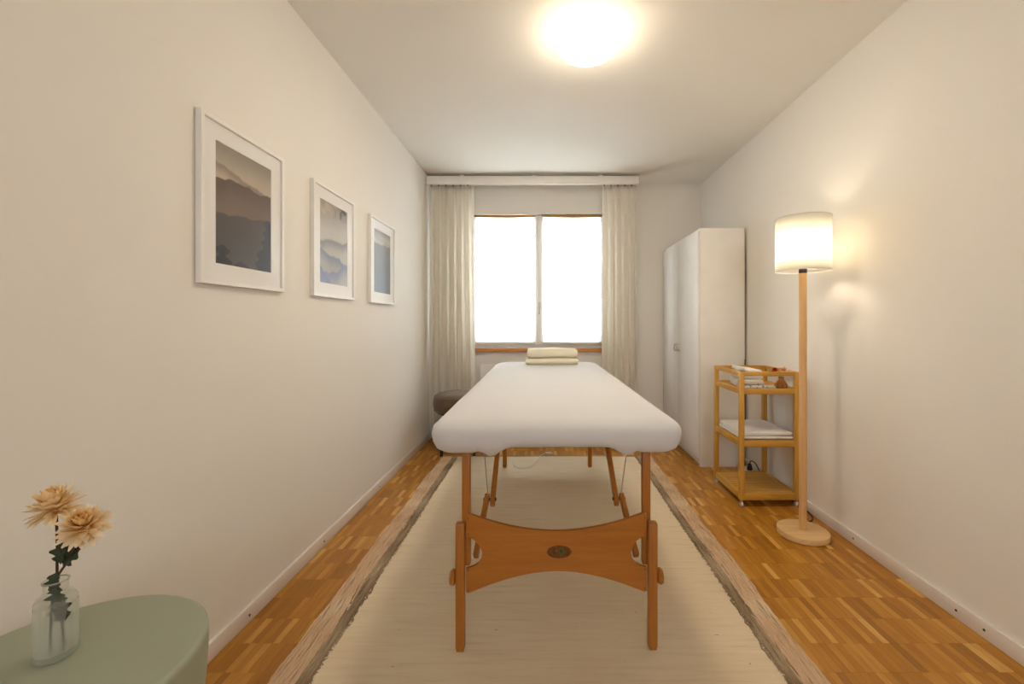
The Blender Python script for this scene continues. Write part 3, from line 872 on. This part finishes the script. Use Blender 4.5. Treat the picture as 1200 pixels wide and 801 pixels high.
# ---- thin cable lying on the rug under the table
q = bmesh.new()
add_tube(q, spline([(-0.25, 3.27, 0.0152), (-0.225, 3.17, 0.0152), (-0.165, 3.12, 0.0152), (-0.10, 3.17, 0.0152), (-0.06, 3.30, 0.0152), (-0.045, 3.39, 0.0165), (-0.03, 3.46, 0.010), (0.0, 3.50, 0.006)], 8), 0.0022, 6)
add_box(q, 0.0, 0.05, 3.488, 3.512, 0.001, 0.020, 0.004)
add_tube(q, [(0.05, 3.495, 0.010), (0.066, 3.495, 0.010)], 0.002, 6); add_tube(q, [(0.05, 3.506, 0.010), (0.066, 3.506, 0.010)], 0.002, 6)
o = finish('cable', q, M_WHITEPL, None, True); tag(o, 'thin pale cable with a white plug lying under the massage table', 'cable')

# ================================================================ stool
def stool():
    t = thing('footstool', 'round grey-brown velvet stool with dark wooden legs near the curtain', 'stool', (-0.700, 3.58, 0))
    t.scale = (1, 1, 0.95)
    bm = bmesh.new()
    add_lathe(bm, [(0, 0.365), (0.19, 0.365), (0.212, 0.372), (0.222, 0.388), (0.226, 0.43), (0.222, 0.475), (0.212, 0.497), (0.19, 0.512), (0.15, 0.519), (0.08, 0.522), (0, 0.523)], 56)
    st = finish('cushion', bm, M_VELVET, t, True, angle=60)
    bm = bmesh.new()
    for z, r in ((0.492, 0.2165), (0.376, 0.2165)):
        add_tube(bm, [(r*math.cos(2*math.pi*k/60), r*math.sin(2*math.pi*k/60), z) for k in range(61)], 0.0035, 6, cap=False)
    finish('piping', bm, M_VELVET, st, True)
    bm = bmesh.new(); add_lathe(bm, [(0, 0.345), (0.185, 0.345), (0.19, 0.35), (0.19, 0.3645), (0, 0.3645)], 48); finish('seat_base', bm, M_DARKWOOD, t, True)
    for k in range(4):
        a = R(225+90*k); c, s = math.cos(a), math.sin(a)
        bm = bmesh.new(); add_tube(bm, [(c*0.150, s*0.150, 0.3448), (c*0.165, s*0.165, 0.2), (c*0.185, s*0.185, 0.012), (c*0.186, s*0.186, 0.0003)], [0.021, 0.018, 0.012, 0.011], 16)
        finish('leg', bm, M_DARKWOOD, t, True)
stool()

# ================================================================ trolley
TRX, TRY = 1.303, 2.695
def trolley():
    t = thing('serving_trolley', 'bamboo serving trolley with three shelves on small castors', 'trolley', (TRX, TRY, 0))
    hx, hy, l = 0.1735, 0.197, 0.027
    for sx in (-1, 1):
        for sy in (-1, 1):
            a, b = sorted((sx*hx, sx*(hx-l))); c, d = sorted((sy*hy, sy*(hy-l)))
            lg = box('leg', (a, b, c, d, 0.040, 0.786), M_BAM_Z, t, 0.003)
            mx, my = (a+b)/2, (c+d)/2
            bm = bmesh.new(); add_tube(bm, [(mx, my, 0.0395), (mx, my, 0.030)], 0.007, 12); add_box(bm, mx-0.009, mx+0.009, my-0.008, my+0.012, 0.0225, 0.030, 0.002)
            cs = finish('castor', bm, M_STEEL, t, True)
            bm = bmesh.new(); add_tube(bm, [(mx-0.007, my+0.003, 0.0165), (mx-0.005, my+0.003, 0.0165), (mx+0.005, my+0.003, 0.0165), (mx+0.007, my+0.003, 0.0165)], [0.013, 0.016, 0.016, 0.013], 20)
            finish('wheel', bm, M_WHITEPL, cs, True)
    for z0, z1, tt in ((0.761, 0.786, 0.016), (0.655, 0.687, 0.018), (0.348, 0.386, 0.018), (0.041, 0.079, 0.018)):
        for sy in (-1, 1):
            c, d = sorted((sy*(hy-0.003), sy*(hy-0.003-tt)))
            box('end_rail', (-hx+l, hx-l, c, d, z0, z1), M_BAM_X, t, 0.002)
        for sx in (-1, 1):
            a, b = sorted((sx*(hx-0.003), sx*(hx-0.003-tt)))
            box('side_rail', (a, b, -hy+l, hy-l, z0, z1), M_BAM_Y, t, 0.002)
    box('tray', (-hx+0.0215, hx-0.0215, -hy+0.0215, hy-0.0215, 0.668, 0.678), M_BAM_X, t, 0.001)
    n = 10; span = 2*(hy-0.022); w = span/n
    for z in (0.372, 0.066):
        for k in range(n):
            y = -hy+0.022+k*w
            box('slat', (-hx+0.0215, hx-0.0215, y+0.003, y+w-0.003, z, z+0.011), M_BAM_X, t, 0.0015)
trolley()

# blanket on the middle shelf
o = thing('folded_blanket', 'folded white blanket lying on the middle shelf of the trolley', 'blanket', (TRX, TRY, 0.3865))
slab_cloth(b := bmesh.new(), -0.150, 0.150, -0.172, 0.165, 0.0005, 0.018, seed=12, amp=0.0008); finish('lower_layer', b, M_BLANKET, o, True, angle=70)
slab_cloth(b := bmesh.new(), -0.146, 0.146, -0.168, 0.165, 0.020, 0.042, seed=15, amp=0.002); finish('upper_layer', b, M_BLANKET, o, True, angle=70)

# things in the top tray (deck at z = 0.678)
DK = 0.6785
o = thing('folded_cloth', 'white folded cloth piled in the top tray of the trolley', 'cloth', (1.255, 2.70, DK), R(-12))
slab_cloth(b := bmesh.new(), -0.075, 0.085, -0.085, 0.085, 0.0005, 0.045, seed=21, amp=0.002); finish('lower_fold', b, M_BLANKET, o, True, angle=70)
slab_cloth(b := bmesh.new(), -0.070, 0.080, -0.080, 0.080, 0.047, 0.088, seed=23, amp=0.003); finish('middle_fold', b, M_BLANKET, o, True, angle=70)
b = bmesh.new(); slab_cloth(b, -0.066, 0.05, -0.075, 0.07, 0.092, 0.112, seed=26, amp=0.003)
b.transform(Matrix.Rotation(R(7), 4, 'Y') @ Matrix.Rotation(R(18), 4, 'Z')); finish('loose_corner', b, M_BLANKET, o, True, angle=70)

def dotted():
    N = NT('printed_cotton'); co = N.coord()
    v = N.node('ShaderNodeTexVoronoi', {'Vector': co, 'Scale': 45.0}).outputs['Distance']
    g = N.noise(co, 22, 1)
    m = N.math('MULTIPLY', N.math('LESS_THAN', v, 0.33), N.math('GREATER_THAN', g, 0.5))
    N.base(N.mix(N.math('MULTIPLY', m, 0.75), (0.80, 0.74, 0.66), (0.16, 0.14, 0.12)), 0.9)
    return N.m
M_DOTTED = dotted()
o = thing('printed_napkin', 'pale napkin with small dark print at the front of the trolley tray', 'napkin', (1.235, 2.565, DK))
slab_cloth(b := bmesh.new(), -0.078, 0.070, -0.040, 0.036, 0.0005, 0.026, seed=31, amp=0.002); finish('lower_fold', b, M_DOTTED, o, True, angle=70)
slab_cloth(b := bmesh.new(), -0.072, 0.050, -0.034, 0.036, 0.028, 0.050, seed=33, amp=0.003); finish('upper_fold', b, M_DOTTED, o, True, angle=70)
b = bmesh.new(); slab_cloth(b, 0.072, 0.130, -0.018, 0.020, 0.0005, 0.018, seed=35, amp=0.001); finish('loose_end', b, M_BLANKET, o, True, angle=70)

M_AMBER = mat_wood('amber_glaze', srgb(120, 72, 16), srgb(190, 132, 46), 'z', 0.25, 1.5)
VX, VY = 1.397, 2.552
b = bmesh.new(); add_lathe(b, [(0, 0.0005), (0.022, 0.0005), (0.030, 0.004), (0.0355, 0.014), (0.034, 0.026), (0.026, 0.040), (0.017, 0.052), (0.014, 0.064), (0.016, 0.072), (0.0135, 0.072), (0.011, 0.062), (0.011, 0.05), (0, 0.045)], 32)
o = finish('bud_vase', b, M_AMBER, None, True, loc=(VX, VY, DK), angle=60); tag(o, 'small pear-shaped amber vase in the top tray of the trolley', 'vase')

def petal(bm, base, d, up, L, W, curl=0.3, nseg=4, tip=0.5):
    """a narrow, hollow petal growing from base along d, curling towards up"""
    d, up = Vector(d).normalized(), Vector(up).normalized(); side = d.cross(up).normalized()
    rows = []
    for k in range(nseg+1):
        s = k/nseg; w = W*(math.sin(math.pi*min(1, 0.15+s*0.72))**0.8)*(1 if s < 1 else tip)
        c = Vector(base) + d*(L*s) + up*(curl*L*s*s)
        rows.append((bm.verts.new(c-side*w/2+up*w*0.22), bm.verts.new(c-up*w*0.05), bm.verts.new(c+side*w/2+up*w*0.22)))
    for A, B in zip(rows, rows[1:]):
        bm.faces.new((A[0], A[1], B[1], B[0])); bm.faces.new((A[1], A[2], B[2], B[1]))

def mat_petal(name, c0, c1, c2, rad):
    N = NT(name); co = N.coord(); x, y, z = N.xyz(co)
    r = N.math('SQRT', N.math('ADD', N.math('MULTIPLY', x, x), N.math('MULTIPLY', y, y)))
    f = N.math('ADD', N.math('DIVIDE', r, rad), N.math('MULTIPLY', N.math('SUBTRACT', N.noise(co, 120, 2), 0.5), 0.5))
    N.base(N.ramp(f, [(0.1, c0), (0.5, c1), (1.0, c2)]), 0.7)
    tr = N.node('ShaderNodeBsdfTranslucent', {'Color': (*c1, 1)}); mx = N.node('ShaderNodeMixShader', {0: 0.3})
    N.l.new(N.p.outputs[0], mx.inputs[1]); N.l.new(tr.outputs[0], mx.inputs[2]); N.l.new(mx.outputs[0], N.out.inputs[0])
    return N.m
M_PETAL = mat_petal('peach_petal', srgb(244, 186, 104), srgb(252, 222, 164), srgb(255, 240, 214), 0.03)
M_REDPET = mat_petal('red_petal', srgb(150, 40, 16), srgb(190, 66, 30), srgb(206, 96, 52), 0.02)
M_BLUSH = mat_petal('blush_petal', srgb(226, 170, 96), srgb(240, 196, 140), srgb(248, 214, 176), 0.024)
M_STEM = mat_plain('flower_stem', srgb(62, 40, 24), 0.6, 0.15, 40)
M_LEAF = mat_plain('dark_leaf', srgb(44, 58, 32), 0.55, 0.2, 30)

def bloom(name, parent, loc, axis, rad, mat, layers, seed, wide=0.30):
    rnd = random.Random(seed)
    bm = bmesh.new()
    for li, (n, L, elev, curl) in enumerate(layers):
        for k in range(n):
            a = 2*math.pi*(k+0.5*(li % 2))/n + rnd.uniform(-0.15, 0.15); e = R(elev+rnd.uniform(-9, 9))
            d = Vector((math.cos(a)*math.cos(e), math.sin(a)*math.cos(e), math.sin(e)))
            up = Vector((-math.cos(a)*math.sin(e), -math.sin(a)*math.sin(e), math.cos(e)))
            petal(bm, d*rad*0.06+Vector((0, 0, 0.002*li)), d, up, rad*L*rnd.uniform(0.85, 1.1), rad*wide*rnd.uniform(0.8, 1.15), curl)
    add_lathe(bm, [(0, -0.12*rad), (0.14*rad, -0.08*rad), (0.18*rad, 0.05*rad), (0.1*rad, 0.2*rad), (0, 0.24*rad)], 12)
    o = finish(name, bm, mat, parent, True, angle=75)
    o.location = loc
    o.rotation_euler = Vector((0, 0, 1)).rotation_difference(Vector(axis).normalized()).to_euler()
    return o
MUM = [(13, 1.0, -22, -0.05), (15, 1.05, -6, 0.08), (15, 1.0, 8, 0.22), (14, 0.95, 22, 0.30), (13, 0.88, 36, 0.38), (12, 0.78, 50, 0.42), (10, 0.66, 63, 0.4), (8, 0.52, 76, 0.3)]
SMALL = [(9, 1.0, 0, 0.15), (8, 0.85, 25, 0.3), (7, 0.6, 50, 0.4), (5, 0.4, 75, 0.2)]

def posy(name, label, dx, dy, dz, rad, mat, axis, seed):
    t = thing(name, label, 'flower', (VX, VY, DK+0.046), group=None)
    b = bmesh.new(); add_tube(b, spline([(dx*0.1, dy*0.1, 0.001), (dx*0.25, dy*0.25, 0.028), (dx, dy, dz)], 5), 0.0016, 6); finish('stem', b, M_STEM, t, True)
    bloom('petals', t, (dx, dy, dz), axis, rad, mat, SMALL, seed, 0.5)
posy('dried_flower', 'small brick-red dried flower standing in the amber vase', -0.036, 0.0, 0.062, 0.021, M_REDPET, (-0.4, -0.5, 1), 41)
posy('dried_flower', 'pale peach dried flower standing in the amber vase', 0.014, 0.006, 0.058, 0.030, M_BLUSH, (0.3, -0.5, 1), 43)

# ================================================================ floor lamp
def lamp():
    t = thing('floor_lamp', 'wooden floor lamp with a lit white drum shade', 'lamp', (1.300, 2.175, 0))
    b = bmesh.new(); add_lathe(b, [(0, 0.0003), (0.113, 0.0003), (0.118, 0.004), (0.118, 0.026), (0.116, 0.029), (0.112, 0.030), (0, 0.030)], 64); finish('base', b, M_LAMPW_X, t, True)
    b = bmesh.new(); add_lathe(b, [(0, 0.0302), (0.0175, 0.0302), (0.0175, 1.318), (0.0165, 1.320), (0, 1.320)], 32); finish('pole', b, M_LAMPW_Z, t, True)
    b = bmesh.new(); add_lathe(b, [(0, 1.3202), (0.018, 1.3202), (0.019, 1.325), (0.019, 1.338), (0.016, 1.342), (0.016, 1.385), (0.012, 1.39), (0, 1.39)], 28); sk = finish('socket', b, M_DARKMET, t, True)
    b = bmesh.new(); add_lathe(b, [(0, 1.391), (0.013, 1.391), (0.015, 1.40), (0.026, 1.425), (0.030, 1.445), (0.026, 1.466), (0.014, 1.477), (0, 1.48)], 28); finish('bulb', b, M_BULB, t, True)
    z0, z1, r = 1.332, 1.597, 0.1245
    b = bmesh.new(); n = 72; p = [(r, z0), (r, z0+0.09), (r, z0+0.18), (r, z1)]
    add_lathe(b, p, n); sh = finish('shade', b, M_SHADE, t, True)
    m = sh.modifiers.new('thickness', 'SOLIDIFY'); m.thickness = 0.0015
    for z in (z0, z1):
        b = bmesh.new(); add_tube(b, [(r*math.cos(2*math.pi*k/64), r*math.sin(2*math.pi*k/64), z) for k in range(65)], 0.0022, 6, cap=False)
        finish('rim_wire', b, M_WHITEPL, sh, True)
    b = bmesh.new()
    for k in range(3):
        a = 2*math.pi*k/3+0.5; add_tube(b, [(0.018*math.cos(a), 0.018*math.sin(a), 1.345), (r*math.cos(a), r*math.sin(a), z0+0.014)], 0.0016, 6)
    finish('shade_spider', b, M_WHITEPL, sh, True)
lamp()

# ---- power strip and black cord behind the trolley
t = thing('power_strip', 'white power strip on the floor between the wardrobe and the trolley', 'power strip', (1.435, 3.075, 0))
box('housing', (-0.028, 0.028, -0.09, 0.09, 0.0005, 0.036), M_WHITEPL, t, 0.005)
for y in (-0.05, 0, 0.05):
    b = bmesh.new(); add_lathe(b, [(0, 0.0362), (0.018, 0.0362), (0.019, 0.0375), (0.017, 0.0375), (0.016, 0.0366), (0, 0.0366)], 20, (0, y, 0)); finish('socket', b, M_WHITEPL, t, True)
b = bmesh.new(); add_tube(b, [(0, 0.05, 0.0378), (0, 0.05, 0.05), (0, 0.05, 0.075), (0, 0.05, 0.085)], [0.016, 0.017, 0.012, 0.006], 14); finish('plug', b, M_BLACK, t, True)
b = bmesh.new(); add_tube(b, [(0, -0.05, 0.0378), (0, -0.05, 0.05), (0, -0.05, 0.075), (0, -0.05, 0.085)], [0.016, 0.017, 0.012, 0.006], 14); finish('plug', b, M_BLACK, t, True)
b = bmesh.new()
add_tube(b, spline([(1.435, 3.127, 0.085), (1.437, 3.140, 0.12), (1.462, 3.165, 0.15), (1.474, 3.178, 0.25), (1.474, 3.180, 0.6), (1.474, 3.180, 0.80)], 8), 0.0035, 8)
o = finish('appliance_cord', b, M_BLACK, None, True); tag(o, 'black cord rising along the edge of the wardrobe from the power strip', 'cord')
b = bmesh.new()
add_tube(b, spline([(1.435, 3.025, 0.085), (1.437, 3.01, 0.105), (1.452, 2.98, 0.10), (1.470, 2.955, 0.05), (1.478, 2.93, 0.006), (1.4815, 2.80, 0.0045), (1.4815, 2.60, 0.0045), (1.480, 2.42, 0.0045), (1.458, 2.35, 0.0045), (1.425, 2.315, 0.0045), (1.375, 2.295, 0.0045), (1.350, 2.283, 0.0045)], 8), 0.0035, 8)
o = finish('lamp_cord', b, M_BLACK, None, True); tag(o, 'black cord running from the power strip to the floor lamp', 'cord')

# ================================================================ side table, vase, flowers
b = bmesh.new()
add_lathe(b, [(0, 0.0003), (0.150, 0.0003), (0.155, 0.004), (0.160, 0.05), (0.176, 0.20), (0.194, 0.34), (0.2015, 0.40), (0.2045, 0.45), (0.205, 0.490), (0.204, 0.496), (0.200, 0.4995), (0.195, 0.500), (0.1, 0.500), (0, 0.500)], 80)
o = finish('side_table', b, M_SAGE, None, True, loc=(-0.810, 0.705, 0), angle=40); tag(o, 'round sage green drum side table beside the plain wall', 'side table')

GX, GY, GZ = -0.838, 0.738, 0.5003
t = thing('glass_vase', 'clear glass bottle vase on the sage green side table', 'vase', (GX, GY, GZ))
b = bmesh.new(); add_lathe(b, [(0, 0), (0.0235, 0), (0.0265, 0.003), (0.0275, 0.009), (0.0265, 0.0125), (0.0, 0.0125)], 40); finish('thick_base', b, M_VASEBASE, t, True)
b = bmesh.new(); add_lathe(b, [(0.0265, 0.0128), (0.0272, 0.03), (0.0272, 0.088), (0.0262, 0.097), (0.0225, 0.104), (0.0172, 0.108), (0.0150, 0.114), (0.0150, 0.128)], 48); bd = finish('body', b, M_VASE, t, True, angle=60)
b = bmesh.new(); add_tube(b, [(0.0158*math.cos(2*math.pi*k/40), 0.0158*math.sin(2*math.pi*k/40), 0.129) for k in range(41)], 0.0016, 8, cap=False); finish('rim', b, M_VASEBASE, t, True)

def leaf(parent, base, d, up, L, W, seed):
    """a lobed leaf with a folded midrib"""
    rnd = random.Random(seed); d, up = Vector(d).normalized(), Vector(up).normalized(); side = d.cross(up).normalized(); up = side.cross(d)
    prof = [(0, 0.02), (0.1, 0.10), (0.2, 0.55), (0.3, 0.75), (0.36, 0.45), (0.42, 0.5), (0.52, 0.98), (0.60, 0.92), (0.66, 0.5), (0.74, 0.46), (0.84, 0.60), (0.90, 0.5), (0.95, 0.24), (1.0, 0.02)]
    b = bmesh.new(); rows = []
    for s, w in prof:
        c = Vector(base)+d*L*s+up*(-0.35*L*s*s)
        ww = W*0.5*w*rnd.uniform(0.9, 1.1)
        rows.append([b.verts.new(c-side*ww+up*ww*0.35+d*L*0.05*w), b.verts.new(c-side*ww*0.4+up*ww*0.12), b.verts.new(c), b.verts.new(c+side*ww*0.4+up*ww*0.12), b.verts.new(c+side*ww+up*ww*0.35+d*L*0.05*w)])
    for A, B in zip(rows, rows[1:]):
        for k in range(4): b.faces.new((A[k], A[k+1], B[k+1], B[k]))
    o = finish('leaf', b, M_LEAF, parent, True, angle=80)
    m = o.modifiers.new('thickness', 'SOLIDIFY'); m.thickness = 0.0006
    return o

def mum(label, top, axis, bend, rad, leaves, seed):
    t = thing('cut_flower', label, 'flower', (GX, GY, GZ+0.016))
    top = Vector(top)
    pts = spline([(bend[0], bend[1], 0.0), (bend[0]*0.2, bend[1]*0.2, 0.105), (top.x*0.55+bend[0]*0.2, top.y*0.55, 0.105+(top.z-0.105)*0.5), tuple(top)], 6)
    b = bmesh.new(); add_tube(b, pts, 0.0019, 8); finish('stem', b, M_STEM, t, True)
    bl = bloom('petals', t, tuple(top), axis, rad, M_PETAL, MUM, seed, 0.34)
    for lf in leaves: leaf(t, *lf)
mum('taller peach chrysanthemum with a bare brown stem in the glass vase', (-0.004, 0.004, 0.232), (-0.25, -0.15, 1), (0.010, 0.004), 0.034,
    [((0.003, 0.001, 0.085), (0.5, -0.4, -0.5), (0.3, -0.8, 0.5), 0.040, 0.034, 3)], 51)
mum('shorter peach chrysanthemum with dark lobed leaves in the glass vase', (0.045, 0.004, 0.199), (0.2, -0.45, 0.9), (-0.006, -0.004), 0.034,
    [((0.010, 0.002, 0.135), (0.45, -0.1, 0.85), (0.1, -0.9, 0.3), 0.048, 0.042, 5),
     ((0.008, 0.0, 0.140), (-0.05, -0.1, 0.9), (0.0, -0.9, 0.2), 0.040, 0.030, 6),
     ((0.003, -0.001, 0.130), (0.0, -0.35, -0.9), (0.1, -0.9, 0.3), 0.034, 0.030, 7),
     ((0.004, -0.002, 0.108), (0.2, -0.3, -0.9), (0.2, -0.9, 0.3), 0.036, 0.028, 8)], 57)
